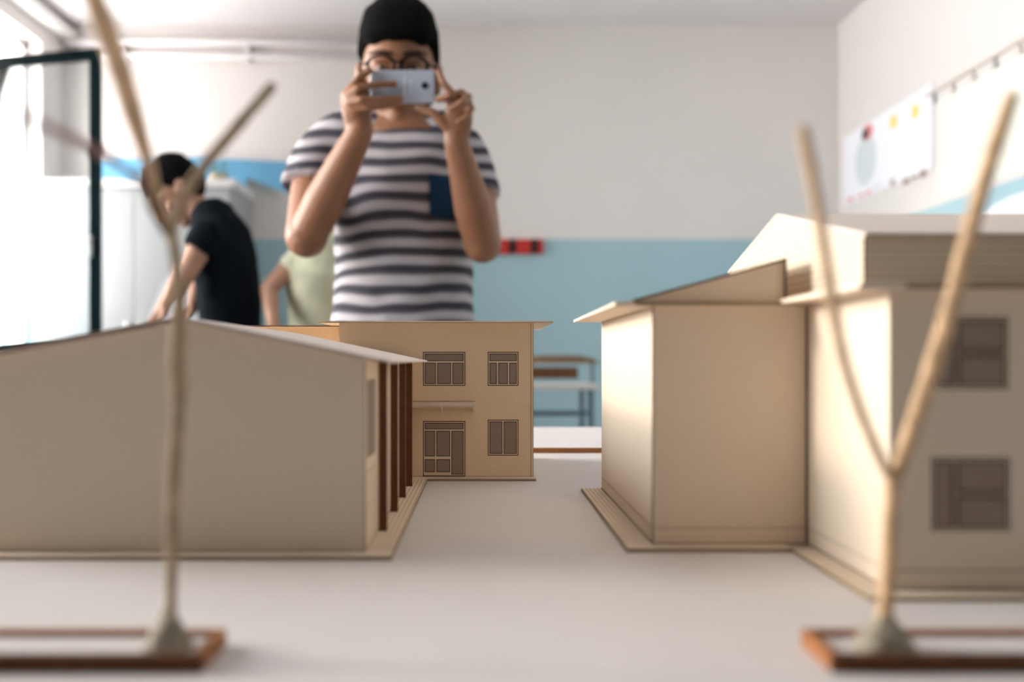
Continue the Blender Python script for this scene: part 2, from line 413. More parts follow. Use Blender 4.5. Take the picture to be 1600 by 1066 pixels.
c.box(ca, cb, dc0-.0003, dc0, z1_, z1_+.0004, 1)
cn = c.build('canopy', [M['card'], M['ink']], hc)
for x in (Q(689, 0, .905).x, Q(739, 0, .905).x):
    MB().prism([(x, dc0, z1_-.001), (x, .898, z0_), (x, .900, z0_-.0022), (x, .913, z0_-.0035), (x, dc0, z0_-.0055)], (.0018, 0, 0)).build('bracket', M['card'], cn)

# --- right house: narrow block with shed roof + large block with attic
xa0, xb0 = .0993, .190; da = .583; db = .4655; dback = .835
zA = .8912; zB = .8922; XE = .62
hr = thing('card_house', 'large card house of two joined blocks with a boarded attic, behind the forked twig tree', 'model house', (.3, .65, BZ))
w = MB(); w.box(xa0, xb0, da, dback, PL, zA)
w.box(xa0-.0003, xa0+.0004, da-.0003, da+.0004, PL, zA, 1)
w.box(xb0-.0012, xb0, da-.0006, da, PL, zA, 1)
w.box(xa0, xb0, da-.00015, da, PL+.0090, PL+.0094, 2); w.box(xa0, xb0, da-.00015, da, PL, PL+.0006, 1)
w.box(xa0-.00015, xa0, da, dback, PL+.0090, PL+.0094, 2); w.box(xa0-.00015, xa0, da, dback, PL, PL+.0006, 1)
w.build('narrow_block_walls', [M['card'], M['burnt'], M['softline']], hr)
w = MB(); w.box(xb0, XE, db, dback, PL, zB)
w.box(xb0-.00015, xb0, db, da-.0007, PL+.0090, PL+.0094, 2); w.box(xb0-.00015, xb0, db, da-.0007, PL, PL+.0007, 1)
w.box(xb0, XE, db-.00015, db, PL+.0090, PL+.0096, 2); w.box(xb0, XE, db-.00015, db, PL, PL+.0009, 1)
w.build('large_block_walls', [M['card'], M['burnt'], M['softline']], hr)
# narrow block roof
EX, EZ_ = .0758, .8930; RX, RZ = .1755, .9185; th = .0022
r = MB()
r.box(EX, xb0-.0005, da-.010, .836, zA, zA+.0020, 0)
r.box(EX+.012, xb0-.0005, da-.0103, da-.010, zA, zA+.0020, 1)
r.build('eave', [M['card'], M['softline']], hr)
g = MB(); g.prism([(.086, da-.002, zA+.002), (RX, da-.002, zA+.002), (RX, da-.002, RZ-.001)], (0, .245, 0)); g.build('shed_gable', M['card'], hr)
r = MB(); r.prism([(.0855, da-.004, zA+.0021), (RX+.001, da-.004, RZ-.0008), (RX+.001, da-.004, RZ+.0008), (.0825, da-.004, zA+.0025)], (0, .25, 0), 0)
r.prism([(.0865, da-.0043, zA+.0022), (RX+.001, da-.0043, RZ-.0008), (RX+.001, da-.0043, RZ+.0006), (.0865, da-.0043, zA+.0034)], (0, .0003, 0), 1)
r.box(RX-.0006, RX+.001, da-.0045, da-.0040, zA+.0022, RZ, 1)
r.build('shed_roof', [M['cardtoplit'], M['burnt']], hr)
# large block lower roof + attic
r = MB(); r.box(.1715, XE+.03, db-.011, da+.006, zB, zB+.0026, 0); r.box(xb0+.003, XE+.03, db-.0113, db-.011, zB, zB+.0026, 1)
r.build('lower_roof', [M['card'], M['softline']], hr)
fA, kA, bA = .4967, .6425, .768; zf, zk, zb_ = .9216, .9525, .9270
zl = zB+.0026
AXX = xb0
a_ = MB(); a_.prism([(AXX, fA, zl), (AXX, bA, zl), (AXX, bA, zb_), (AXX, kA, zk), (AXX, fA, zf)], (XE-AXX-.01, 0, 0), 0)
a_.box(AXX-.0002, AXX+.0006, fA-.0003, fA+.0004, zl, zf, 1)
a_.box(AXX, XE-.01, fA-.0002, fA, zl, zl+.0012, 1)
a_.build('attic_walls', [M['siding'], M['burnt']], hr)
r = MB(); nx = .0012
r.prism([(AXX-.0005, fA-.003, zf-.0004), (AXX-.0005, kA, zk+.0002), (AXX-.0005, kA, zk+.0016), (AXX-.0005, fA-.003, zf+.0012)], (XE-AXX, 0, 0))
r.prism([(AXX-.0005, bA+.003, zb_-.0004), (AXX-.0005, kA, zk+.0002), (AXX-.0005, kA, zk+.0016), (AXX-.0005, bA+.003, zb_+.0012)], (XE-AXX, 0, 0))
r.box(AXX, XE-.01, fA-.0034, fA-.003, zf-.0006, zf+.0001, 1)
r.build('attic_roof', [M['cardtoplit'], M['burnt']], hr)
p = MB(); p.box(.0822, .176, .568, da, BZ, PL, 0); p.box(.176, XE, .4526, db, BZ, PL, 0); p.box(xa0, XE, da, dback, BZ, PL, 0)
p.box(.0822, .176, .5677, .5681, BZ, PL+.0001, 1); p.box(.176, XE, .4523, .4527, BZ, PL+.0001, 1); p.box(.0822, .176, .5745, .5748, PL, PL+.0001, 1); p.box(.176, XE, .4585, .4589, PL, PL+.0001, 1)
p.build('plinth', [M['card'], M['softline']], hr)
p = MB(); p.box(.0822, xa0, da, dback+.002, BZ, PL, 0); p.box(.176, xb0, db, .568, BZ, PL, 0)
p.box(.0820, .0824, .568, dback, BZ, PL+.0001, 1); p.box(.1758, .1762, .4526, .5677, BZ, PL+.0001, 1)
p.box(xb0, xb0+.02, db, da, BZ, PL, 0)
p.build('paved_border', [M['decky'], M['softline']], hr)
front_window(hr, db, *px_rect(db, 1460, 1575, 495, 608), 'cross')
front_window(hr, db, *px_rect(db, 1455, 1578, 715, 830), 'cross')
front_window(hr, db, *px_rect(db, 1690, 1810, 495, 608), 'cross')
front_window(hr, db, *px_rect(db, 1690, 1810, 715, 830), 'cross')

# ------------------------------------------------------------------ raised beds and twig trees
def bed(label, x0, x1):
    y0, y1 = .349, .384; h = .0062; t = .0035
    b = thing('raised_bed', label, 'planting bed', ((x0+x1)/2, (y0+y1)/2, BZ))
    MB().box(x0+t, x1-t, y0+t, y1-t, BZ, BZ+.0040).build('bed_filling', M['board'], b)
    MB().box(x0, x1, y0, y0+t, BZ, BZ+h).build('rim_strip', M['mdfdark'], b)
    MB().box(x0, x1, y1-t, y1, BZ, BZ+h).build('rim_strip', M['mdf'], b)
    MB().box(x0, x0+t, y0+t, y1-t, BZ, BZ+h).build('rim_strip', M['mdf'], b)
    MB().box(x1-t, x1, y0+t, y1-t, BZ, BZ+h).build('rim_strip', M['mdf'], b)
bed('brown-rimmed white planting bed under the four-branched twig tree', -.42, -.0990)
bed('brown-rimmed white planting bed under the forked two-branch twig tree', .1225, .40)
def knobby(m, pts, rad, seg=14, mi=0, jit=.12, sub=5):
    P = []; R = []
    n = len(pts)
    for i in range(n-1):
        for k in range(sub):
            t_ = k/sub
            p0, p1, p2, p3 = (Vector(pts[max(i-1, 0)]), Vector(pts[i]), Vector(pts[i+1]), Vector(pts[min(i+2, n-1)]))
            q = .5*((2*p1)+(p2-p0)*t_+(2*p0-5*p1+4*p2-p3)*t_*t_+(3*p1-p0-3*p2+p3)*t_**3)
            P.append(q); R.append((rad[i]*(1-t_)+rad[i+1]*t_)*(1+jit*noise.noise(q*160)))
    P.append(Vector(pts[-1])); R.append(rad[-1])
    return m.tube(P, R, seg, mi)
def clay(name, parent, c, r, h):
    m = MB()
    def fn(p):
        k = max(0, p.z)/h
        q = Vector((p.x*(1-.55*k), p.y*(1-.55*k), p.z)); return q*(1+.18*noise.noise(q*180+Vector((c[0]*50, 0, 0))))
    m.ellipsoid((c[0], c[1], c[2]), (r, r*.9, h), 28, 18, fn=fn); m.build(name, M['clay'], parent, smooth=True)
# left tree
d = .366
tl = thing('twig_tree', 'tall knotted twig tree on the left with four spreading bare branches', 'model tree', (Q(262, 0, d).x, d, BZ+.004))
base = Vector((Q(262, 0, d).x, d, BZ+.004))
m = MB(); knobby(m, [base, Q(267, 960, d), Q(268, 880, d), Q(270, 760, d), Q(277, 660, d), Q(279, 600, d), Q(276, 572, d), Q(280, 500, d), Q(278, 430, d), Q(268, 360, d)],
                 [.0018, .0019, .0022, .0026, .0025, .0030, .0036, .0029, .0024, .0022])
m.build('trunk', M['twiggrey'], tl, smooth=True)
clay('clay_foot', tl, (base.x+.0004, d, BZ+.004), .0098, .0150)
m = MB(); knobby(m, [Q(268, 362, d), Q(257, 330, d-.002), Q(243, 296, d-.006), Q(232, 255, .355), Q(212, 190, .345), Q(188, 110, .33), Q(165, 45, .318), Q(138, -25, .305), Q(110, -90, .295)],
                 [.0014, .0015, .0017, .0024, .0034, .0038, .0037, .0035, .0033])
m.build('branch', M['twigpale'], tl, smooth=True)['label'] = 'thick pale branch curving up and out of view'
m = MB(); knobby(m, [Q(268, 362, d), Q(283, 320, d+.003), Q(300, 285, d+.006), Q(335, 240, d+.012), Q(380, 187, d+.018), Q(424, 136, d+.024)], [.0021, .0022, .0022, .0024, .0021, .0020])
m.build('branch', M['twiggrey'], tl, smooth=True)
m = MB(); knobby(m, [Q(243, 300, d-.006), Q(225, 278, .355), Q(190, 262, .34), Q(150, 236, .32), Q(90, 205, .295), Q(0, 165, .27), Q(-60, 140, .255)], [.0012, .0010, .0011, .0017, .0014, .0013, .0013])
m.build('branch', M['twigred'], tl, smooth=True)['label'] = 'thin red-brown branch reaching left'
m = MB(); knobby(m, [Q(240, 296, d-.006), Q(215, 285, .356), Q(180, 250, .345), Q(150, 238, .322)], [.0010, .0007, .0007, .0009]); m.build('branch', M['twigred'], tl, smooth=True)
m = MB(); knobby(m, [Q(266, 375, d), Q(252, 350, d-.002), Q(240, 318, d-.004), Q(233, 292, d-.005)], [.0010, .0014, .0026, .0022]); m.build('knot', M['knot'], tl, smooth=True)
# right tree
tr = thing('twig_tree', 'forked twig tree on the right whose two bare branches form a tall V', 'model tree', (Q(1380, 0, .364).x, .364, BZ+.004))
d = .364; base = Vector((Q(1380, 0, d).x, d, BZ+.004))
m = MB(); knobby(m, [base, Q(1383, 950, d), Q(1388, 880, d), Q(1392, 800, d), Q(1395, 748, d)], [.0034, .0031, .0027, .0027, .0029])
m.build('trunk', M['twig'], tr, smooth=True)
clay('clay_foot', tr, (base.x, d, BZ+.004), .0108, .0152)
m = MB(); knobby(m, [Q(1396, 752, d), Q(1410, 715, d), Q(1440, 625, d-.003), Q(1466, 548, d-.006), Q(1490, 460, d-.009), Q(1520, 345, d-.012), Q(1548, 250, d-.015), Q(1581, 152, d-.02)],
                 [.0026, .0028, .0030, .0034, .0030, .0030, .0028, .0022])
m.build('branch', M['twig'], tr, smooth=True)
m = MB(); knobby(m, [Q(1394, 750, d), Q(1376, 718, d-.003), Q(1345, 645, d-.008), Q(1318, 560, d-.015), Q(1300, 470, d-.022), Q(1285, 370, d-.03), Q(1268, 270, d-.04), Q(1254, 205, d-.045)],
                 [.0021, .0018, .0018, .0019, .0021, .0021, .0020, .0020])
m.build('branch', M['twigpale'], tr, smooth=True)

# ------------------------------------------------------------------ background furniture
cb0, cb1 = -2.66, -1.478; cy0, cy1 = 5.90, 6.385; cz = 1.93
c = thing('cabinet', 'tall cream two-door classroom cabinet against the back wall beside the open window', 'cabinet', ((cb0+cb1)/2, (cy0+cy1)/2, 0))
m = MB(); m.box(cb0, cb1-.02, cy0+.02, cy1, .06, cz-.05); m.box(cb0+.03, cb1-.04, cy0+.05, cy1-.02, 0, .06); m.build('body', M['cab'], c)
MB().box(cb1-.02, cb1, cy0+.005, cy1, .0, cz-.05).build('side_panel', M['cabside'], c)
MB().box(cb0-.01, cb1+.01, cy0-.02, cy1, cz-.05, cz).build('top_board', M['white'], c, bevel=.004)
mid = (cb0+cb1)/2
for x0, x1, hx in ((cb0+.004, mid-.002, mid-.04), (mid+.002, cb1-.024, mid+.04)):
    dd = MB().box(x0, x1, cy0, cy0+.02, .08, cz-.055).build('door', M['cab'], c, bevel=.003)
    MB().tube([(hx, cy0-.02, .95), (hx, cy0-.02, 1.08)], .007).build('handle', M['steel'], dd, smooth=True)
y = 6.30
P_ = [Q(140, 250, y), Q(300, 246, y), Q(451, 253, y), Q(451, 302, y), Q(425, 293, y), Q(385, 277, y)]
P_ += [Vector((Q(383, 0, y).x, y, cz+.0005)), Vector((Q(140, 0, y).x, y, cz+.0005))]
pnl = MB().prism(P_, (0, .012, 0)).build('display_panel', M['bluecard'])
tag(pnl, 'sky blue card panel standing on top of the cream cabinet against the wall', 'panel')
pp = thing('potted_plant', 'small green potted plant on top of the cream cabinet', 'plant', (Q(341, 0, 5.98).x, 5.98, cz))
o = pp.location
MB().tube([o+Vector((0, 0, 0)), o+Vector((0, 0, .045))], [.05, .06], 20, round_=False).build('pot', M['pot'], pp, smooth=True)
m = MB()
for k in range(46):
    a = random.uniform(0, 6.28); r_ = random.uniform(.01, .07); z = random.uniform(.045, .10)
    c0 = o+Vector((math.cos(a)*r_, math.sin(a)*r_, z)); u = Vector((math.cos(a), math.sin(a), random.uniform(-.3, .6)))*.035; v = Vector((-math.sin(a), math.cos(a), 0))*.014
    m.add([c0, c0+u*.5+v, c0+u, c0+u*.5-v], [(0, 1, 2, 3)])
m.build('foliage', M['green'], pp)
# coat rack
x0, x1 = -.78, .385; z0, z1 = 1.537, 1.632
ck = thing('coat_rack', 'red wall-mounted coat rack with black hooks at the top of the blue dado', 'coat rack', ((x0+x1)/2, YB, 1.585))
MB().box(x0, x1, YB-.022, YB, z0, z1).build('backboard', M['red'], ck, bevel=.004)
k = .328
while k > x0+.05:
    m = MB().box(k-.022, k+.022, YB-.032, YB-.020, z0+.006, z1-.004)
    m.tube([(k, YB-.03, z0+.045), (k, YB-.075, z0+.03), (k, YB-.095, z0+.05)], [.010, .009, .011], 10)
    m.tube([(k, YB-.03, z0+.07), (k, YB-.06, z0+.082)], [.011, .013], 10)
    m.build('hook', M['black'], ck, smooth=False); k -= .142
# desk and chair at the back
def tube_(pts, r_, name, mt, par): return MB().tube(pts, r_, 10).build(name, mt, par, smooth=True)
def desk(label, xc, yc, w_, dp):
    t = thing('school_desk', label, 'desk', (xc, yc, 0), 'school desks at the back of the room')
    MB().box(xc-w_/2, xc+w_/2, yc-dp/2, yc+dp/2, .722, .745).build('desktop', M['desk'], t, bevel=.004)
    for sx in (-1, 1):
        for sy in (-1, 1):
            x, y = xc+sx*(w_/2-.04), yc+sy*(dp/2-.04); tube_([(x, y, .012), (x, y, .72)], .012, 'leg', M['metal'], t)
        x = xc+sx*(w_/2-.04); tube_([(x, yc-dp/2+.04, .20), (x, yc+dp/2-.04, .20)], .010, 'rail', M['metal'], t)
    return t
desk('grey-topped school desk in front of the blue wall, beside the wooden chair', .16, 4.75, .74, .48)
def chair(label, xc, yc):
    t = thing('school_chair', label, 'chair', (xc, yc, 0))
    W2 = .19
    MB().box(xc-W2, xc+W2, yc-.19, yc+.17, .455, .470).build('seat', M['wood'], t, bevel=.005)
    m = MB(); n = 12
    # curved backrest board, fixed on the camera side of the tubes
    for i in range(n):
        u0, u1 = -1+2*i/n, -1+2*(i+1)/n
        f = lambda u: (xc+u*(W2+.02), yc-.20-.035*(1-u*u))
        (xa, ya), (xb, yb) = f(u0), f(u1)
        zt_ = lambda u: .882-.035*abs(u)**4
        m.add([(xa, ya, .840), (xb, yb, .840), (xb, yb, zt_(u1)), (xa, ya, zt_(u0)), (xa, ya+.012, .840), (xb, yb+.012, .840), (xb, yb+.012, zt_(u1)), (xa, ya+.012, zt_(u0))],
              [(0, 1, 2, 3), (7, 6, 5, 4), (3, 2, 6, 7), (0, 4, 5, 1)] + ([(0, 3, 7, 4)] if i == 0 else []) + ([(1, 5, 6, 2)] if i == n-1 else []))
    m.build('backrest', M['wood'], t, smooth=False)
    MB().box(xc-W2-.02, xc+W2-.09, yc-.215, yc-.203, .762, .822).build('lower_slat', M['woodd'], t, bevel=.003)
    for s in (-1, 1):
        x = xc+s*(W2-.02)
        tube_([(x, yc-.24, .013), (x, yc-.20, .45), (x, yc-.195, .86)], .012, 'leg', M['metal'], t)
        tube_([(x, yc+.19, .013), (x, yc+.15, .45)], .012, 'leg', M['metal'], t)
    tube_([(xc-W2+.02, yc-.225, .22), (xc+W2-.02, yc-.225, .22)], .010, 'stretcher', M['metal'], t)
    tube_([(xc-W2+.02, yc-.205, .585), (xc+W2-.02, yc-.205, .585)], .013, 'cross_bar', M['metal'], t)
chair('brown wooden school chair with curved backrest behind the grey desk', .385, 5.30)

# right wall: poster, picture rail, paper sheet, painted sunlit patch
def rw(px, py=None):                  # distance on the right wall for image column px
    return XR*F/(px-CX)
def zrw(px, py): return CAMZ+(CY-py)/F*rw(px)
po = MB(); e = .004; x = XR-.0015
ya, yb, za, zb2 = rw(1462), rw(1319), 1.83, 2.265
po.box(x-e, x, ya, yb, za, zb2, 0)
def patch(px, py, wy, hz, mi):
    y, z = rw(px), zrw(px, py); po.box(x-e-.0015, x-e, y-wy/2, y+wy/2, z-hz/2, z+hz/2, mi)
patch(1398, 190, .09, .065, 1); patch(1432, 174, .08, .065, 1)
for px_, py_, w_, h_ in ((1396, 285, .05, .035), (1417, 283, .07, .03), (1430, 277, .08, .016), (1444, 271, .07, .035)): patch(px_, py_, w_, h_, 4)
for px_, py_, w_, h_ in ((1330, 312, .10, .022), (1346, 306, .08, .015), (1358, 301, .08, .020)): patch(px_, py_, w_, h_, 5)
patch(1372, 292, .12, .015, 2)
for px_, py_, w_, h_ in ((1375, 243, .11, .12), (1386, 230, .05, .17)): pass
yy, zz = rw(1354), zrw(1354, 250)
po.prism([(x-e-.0015, yy+.16*math.cos(a)*1.0, zz+.15*math.sin(a)) for a in [2*math.pi*k/24 for k in range(24)]], (.0015, 0, 0), 2)
yy, zz = rw(1355), zrw(1355, 208)
po.prism([(x-e-.002, yy+.085*math.cos(a)-.02, zz+.048*math.sin(a)) for a in [2*math.pi*k/20 for k in range(20)]], (.0015, 0, 0), 5)
po.prism([(x-e-.003, yy+.055*math.cos(a)+.01, zz-.004+.034*math.sin(a)) for a in [2*math.pi*k/20 for k in range(20)]], (.0015, 0, 0), 3)
po.box(x-e-.001, x-e, ya, ya+.035, za, zb2, 6)
tag(po.build('poster', [M['paper'], M['yellow'], M['pgrey'], M['pdark'], M['pbrown'], M['pred'], mat('pale_lilac_border', (.62, .56, .58), .8, .1)]), 'white poster on the right wall with a grey round drawing and two yellow notes', 'poster')
m = MB(); m.box(XR-.02, XR, 2.2, 5.12, 2.205, 2.222)
rail = tag(m.build('picture_rail', mat('pale_wood_rail', (.66, .58, .53), .7, .2)), 'thin pale hanging rail with small clips on the right wall', 'rail')
for k in range(14):
    yk = 5.02-k*.2; zc = 2.205
    MB().prism([(XR-.018, yk, zc), (XR-.018, yk-.022, zc-.05), (XR-.018, yk+.022, zc-.05)], (.008, 0, 0)).build('clip', M['cabside'] if k % 3 == 0 else rail.data.materials[0], rail)
tag(MB().box(XR-.0055, XR-.0015, 3.0, rw(1466), 1.66, 2.15).build('sunlit_wall_patch', M['sunlitcream']), 'cream panel painted as sunlight on the right wall below the rail', 'painted sunlight')  # thin cream panel; its colour stands in for sunlight on the wall
tag(MB().prism([(XR-.0055, 4.86, 1.50), (XR-.0055, 4.30, 1.565), (XR-.0055, 3.2, 1.565), (XR-.0055, 3.2, 1.0), (XR-.0055, 4.86, 1.0)], (.004, 0, 0)).build('paper_sheet', M['paper']), 'large white paper sheet pinned over the blue dado on the right wall', 'paper')

# ------------------------------------------------------------------ people
def remesh(o, vox, smooth_it=4, fac=.5, wrinkle=0, wscale=.08):
    r = o.modifiers.new('remesh', 'REMESH'); r.mode = 'VOXEL'; r.voxel_size = vox; r.use_smooth_shade = True
    s = o.modifiers.new('smooth', 'SMOOTH'); s.iterations = smooth_it; s.factor = fac
    if wrinkle:
        tx = bpy.data.textures.new('folds', 'CLOUDS'); tx.noise_scale = wscale; tx.noise_depth = 1
        dsp = o.modifiers.new('folds', 'DISPLACE'); dsp.texture = tx; dsp.strength = wrinkle; dsp.texture_coords = 'LOCAL'
def head(m, c, sx=1.0, sc=1.0, yaw=0.0, pitch=0.0):
    """skull, jaw, nose, brow, ears, lips; faces -Y before rotation. yaw about Z (radians), pitch tips the face down"""
    from mathutils import Matrix
    Rm = Matrix.Rotation(yaw, 3, 'Z') @ Matrix.Rotation(pitch, 3, 'X')
    c = Vector(c); k0 = len(m.v)
    m.ellipsoid((0, .012, .025), (.077, .094, .095), 28, 18)
    m.ellipsoid((0, -.018, -.045), (.058, .066, .078), 24, 16)
    m.ellipsoid((0, -.050, -.098), (.030, .030, .024), 16, 10)      # chin
    m.ellipsoid((0, -.066, .020), (.056, .024, .016), 20, 10)        # brow
    m.tube([(0, -.080, .012), (0, -.094, -.018), (0, -.104, -.036)], [.009, .011, .014], 12)   # nose
    for s in (-1, 1):
        m.ellipsoid((s*.012, -.095, -.040), (.009, .011, .008), 10, 8)
        m.ellipsoid((s*.042, -.062, -.028), (.020, .022, .020), 14, 10)   # cheek
        m.ellipsoid((s*.083, .010, -.008), (.010, .020, .034), 14, 10)    # ear
        m.ellipsoid((s*.088, .018, .006), (.007, .020, .022), 12, 8)
    m.ellipsoid((0, -.082, -.068), (.024, .010, .006), 14, 8); m.ellipsoid((0, -.081, -.077), (.020, .010, .007), 14, 8)
    for i in range(k0, len(m.v)): m.v[i] = Rm @ (m.v[i]*sc) + c
    return Rm
def hairmesh(parent, c, Rm, sc, mt, front=.045, side=-.01, back=-.06, lift=.012, power=.9, extra=None):
    m = MB(); n = 40
    seg, rings = 40, 26
    pts = []
    C0 = Vector((0, .014, .03)); rr = (.077+.009, .094+.010, .095+lift)
    sg = lambda v: math.copysign(abs(v)**power, v)
    def bottom(p):               # lowest allowed z for a direction
        a = math.atan2(p.x, -p.y)           # 0 = front
        t_ = abs(a)/math.pi
        if t_ < .37: return front-.003*math.cos(a*9)
        if t_ < .45: return front+(side-front)*((t_-.37)/.08)
        if t_ < .55: return side
        return side+(back-side)*min(1, (t_-.55)/.2)
    grid = []
    for i in range(rings+1):
        th = math.pi*.98*i/rings; row = []
        for k in range(seg):
            a = 2*math.pi*k/seg
            p = Vector((sg(math.sin(th))*sg(math.sin(a))*rr[0], -sg(math.sin(th))*sg(math.cos(a))*rr[1], sg(math.cos(th))*rr[2]))+C0
            b_ = bottom(p)
            if p.z < b_:                     # tuck the hair line into the scalp
                q = p-C0; q = Vector((q.x*.80, q.y*.80, 0)); p = Vector((q.x+C0.x, q.y+C0.y, b_))
            p *= 1+.030*noise.noise(p*48)+.018*noise.noise(p*130)
            row.append(p)
        grid.append(row)
    vs = [Rm @ (p*sc) + Vector(c) for row in grid for p in row]
    fs = []
    for i in range(rings):
        for k in range(seg):
            k2 = (k+1) % seg; fs.append((i*seg+k, (i+1)*seg+k, (i+1)*seg+k2, i*seg+k2))
    m.add(vs, fs); 
    if extra: extra(m)
    return m.build('hair', mt, parent, smooth=True)
def finger(m, pts, r0=.0085, r1=.0068):
    n = len(pts); m.tube(pts, [r0+(r1-r0)*i/(n-1) for i in range(n)], 10)
def legs(m, hip, half, feet, r=(.080, .055, .045), kneefwd=0):
    for s, ft in zip((-1, 1), feet):
        h = Vector(hip)+Vector((s*half, 0, -.03)); f = Vector(ft); k = (h+f)/2+Vector((0, kneefwd, .02))
        m.tube([h, h.lerp(k, .5), k, k.lerp(f, .4), f], [r[0], r[0]*.9, r[1], r[1]*.95, r[2]], 16)
def shoes(parent, feet, dirv, mt):
    for f in feet:
        f = Vector(f); dv = Vector(dirv)
        m = MB(); m.tube([Vector((f.x, f.y, .040))-dv*.05, Vector((f.x, f.y, .045)), Vector((f.x, f.y, .036))+dv*.09, Vector((f.x, f.y, .028))+dv*.16], [.034, .042, .040, .026], 16)
        o = m.build('shoe', mt, parent, smooth=True)

# ---- person with phone
DX = 2.22
pc = Vector((Q(631, 0, DX).x, DX+.01, 0))
ph = thing('person', 'young man in a grey and white striped t-shirt photographing the card model with a phone', 'person', pc)
PD = 2.00                                # phone distance
feet = [pc+Vector((-.10, .0, .07)), pc+Vector((.10, .03, .07))]
m = MB()
hc_ = Vector((Q(624, 0, 2.25).x, 2.235, 1.499))
Rm = head(m, hc_, sc=1.05, yaw=.06, pitch=.10)
X = pc.x
m.tube([(X, DX+.01, 1.30), (X+.0, DX-.0, 1.38), (hc_.x, 2.235, 1.46)], [.056, .052, .055], 18)                   # neck
m.tube([(X, DX+.01, .90), (X, DX+.01, 1.05), (X, DX, 1.20), (X, DX, 1.31)], [.13, .12, .128, .12], 24, ry=[.085, .08, .078, .070])
m.tube([Q(520, 232, 2.25), (X, DX+.01, 1.345), Q(716, 244, 2.25)], [.040, .05, .038], 14)
legs(m, (X, DX+.01, .90), .085, feet)
# his right arm (picture left)
E1, W1 = Q(479, 370, 2.10), Q(563, 205, 2.00)
m.tube([Q(512, 232, 2.25), Q(490, 300, 2.19), E1], [.052, .051, .046], 16)
m.tube([E1, E1.lerp(W1, .35), E1.lerp(W1, .7), W1], [.041, .043, .035, .027], 16)
# palm + fingers over the back of the phone
m.tube([W1, Q(558, 180, 1.992), Q(554, 155, 1.985)], [.026, .030, .030], 14, ry=[.018, .017, .014])
kn = [Q(546, 142, 1.975), Q(541, 150, 1.972), Q(543, 160, 1.972), Q(551, 170, 1.976)]
finger(m, [Q(552, 160, 1.985), kn[0], Q(560, 122, 1.972), Q(579, 111, 1.985)], .0095, .0072)
finger(m, [Q(552, 162, 1.985), kn[1], Q(560, 138, 1.955), Q(588, 132, 1.972), Q(617, 131, 1.983)], .0098, .0075)
finger(m, [Q(553, 168, 1.985), kn[2], Q(565, 156, 1.953), Q(598, 156, 1.972), Q(626, 154, 1.983)], .0098, .0075)
finger(m, [Q(556, 175, 1.985), kn[3], Q(575, 168, 1.960), Q(600, 166, 1.975), Q(622, 163, 1.985)], .0088, .0066)
finger(m, [Q(562, 186, 1.995), Q(572, 172, 2.012), Q(586, 150, 2.022), Q(598, 132, 2.020)], .0115, .0085)  # thumb, behind
# his left arm (picture right)
E2, W2_ = Q(754, 382, 2.10), Q(713, 222, 2.00)
m.tube([Q(722, 246, 2.25), Q(745, 312, 2.19), E2], [.040, .043, .041], 16)
m.tube([E2, E2.lerp(W2_, .35), E2.lerp(W2_, .7), W2_], [.039, .041, .032, .026], 16)
m.tube([W2_, Q(715, 195, 1.995), Q(718, 165, 1.99)], [.025, .030, .029], 14, ry=[.017, .017, .014])
finger(m, [Q(708, 168, 1.990), Q(706, 146, 1.982), Q(693, 130, 1.983), Q(685, 112, 1.992)], .0095, .0070)   # index along the edge
finger(m, [Q(716, 162, 1.985), Q(721, 143, 1.968), Q(703, 148, 1.955), Q(684, 156, 1.985)], .0095, .0072)
finger(m, [Q(724, 166, 1.985), Q(733, 150, 1.968), Q(722, 160, 1.945), Q(703, 172, 1.955)], .0095, .0072)
finger(m, [Q(728, 176, 1.985), Q(738, 168, 1.972), Q(731, 182, 1.952), Q(716, 190, 1.958)], .0085, .0066)
finger(m, [Q(706, 205, 1.995), Q(690, 190, 1.990), Q(676, 176, 1.990), Q(655, 168, 2.000)], .0125, .0085)   # thumb under the phone
body = m.build('body', M['skin'], ph, smooth=True); remesh(body, .0042, 3, .5)
hairmesh(ph, hc_, Rm, 1.07, M['hair'], front=.052, side=.018, back=-.06, lift=.032, power=.70)
for s in (-1, 1):
    p = Rm @ Vector((s*.033*1.07, -.070*1.07, .000)) + hc_; ey = MB().ellipsoid(p, (.011, .009, .0045), 14, 10).build('eye', M['eye'], ph, smooth=True)
    p = Rm @ Vector((s*.033*1.07, -.0795*1.07, .000)) + hc_; MB().ellipsoid(p, (.005, .003, .005), 12, 8).build('iris', M['black'], ey, smooth=True)
m = MB()
for s in (-1, 1):
    q = [Rm @ (Vector((s*.033+.0265*math.cos(a), -.106+.006*abs(math.cos(a)), .000+.020*math.sin(a)))*1.07)+hc_ for a in [2*math.pi*k/20 for k in range(21)]]
    m.tube(q, .0036, 8)
    m.tube([Rm @ (Vector(v)*1.07)+hc_ for v in ((s*.060, -.100, .006), (s*.078, -.05, .008), (s*.084, .0, .006))], .0026, 8)
    q = [Rm @ (Vector((s*(.012+.045*k/6), -.089+.010*(k/6)**2, .026+.005*math.sin(k/6*3)))*1.07)+hc_ for k in range(7)]
    m.tube(q, .0030, 8)
m.tube([Rm @ (Vector(v)*1.07)+hc_ for v in ((-.008, -.108, .006), (.008, -.108, .006))], .0026, 8)
m.build('glasses', M['glassframe'], ph, smooth=True)
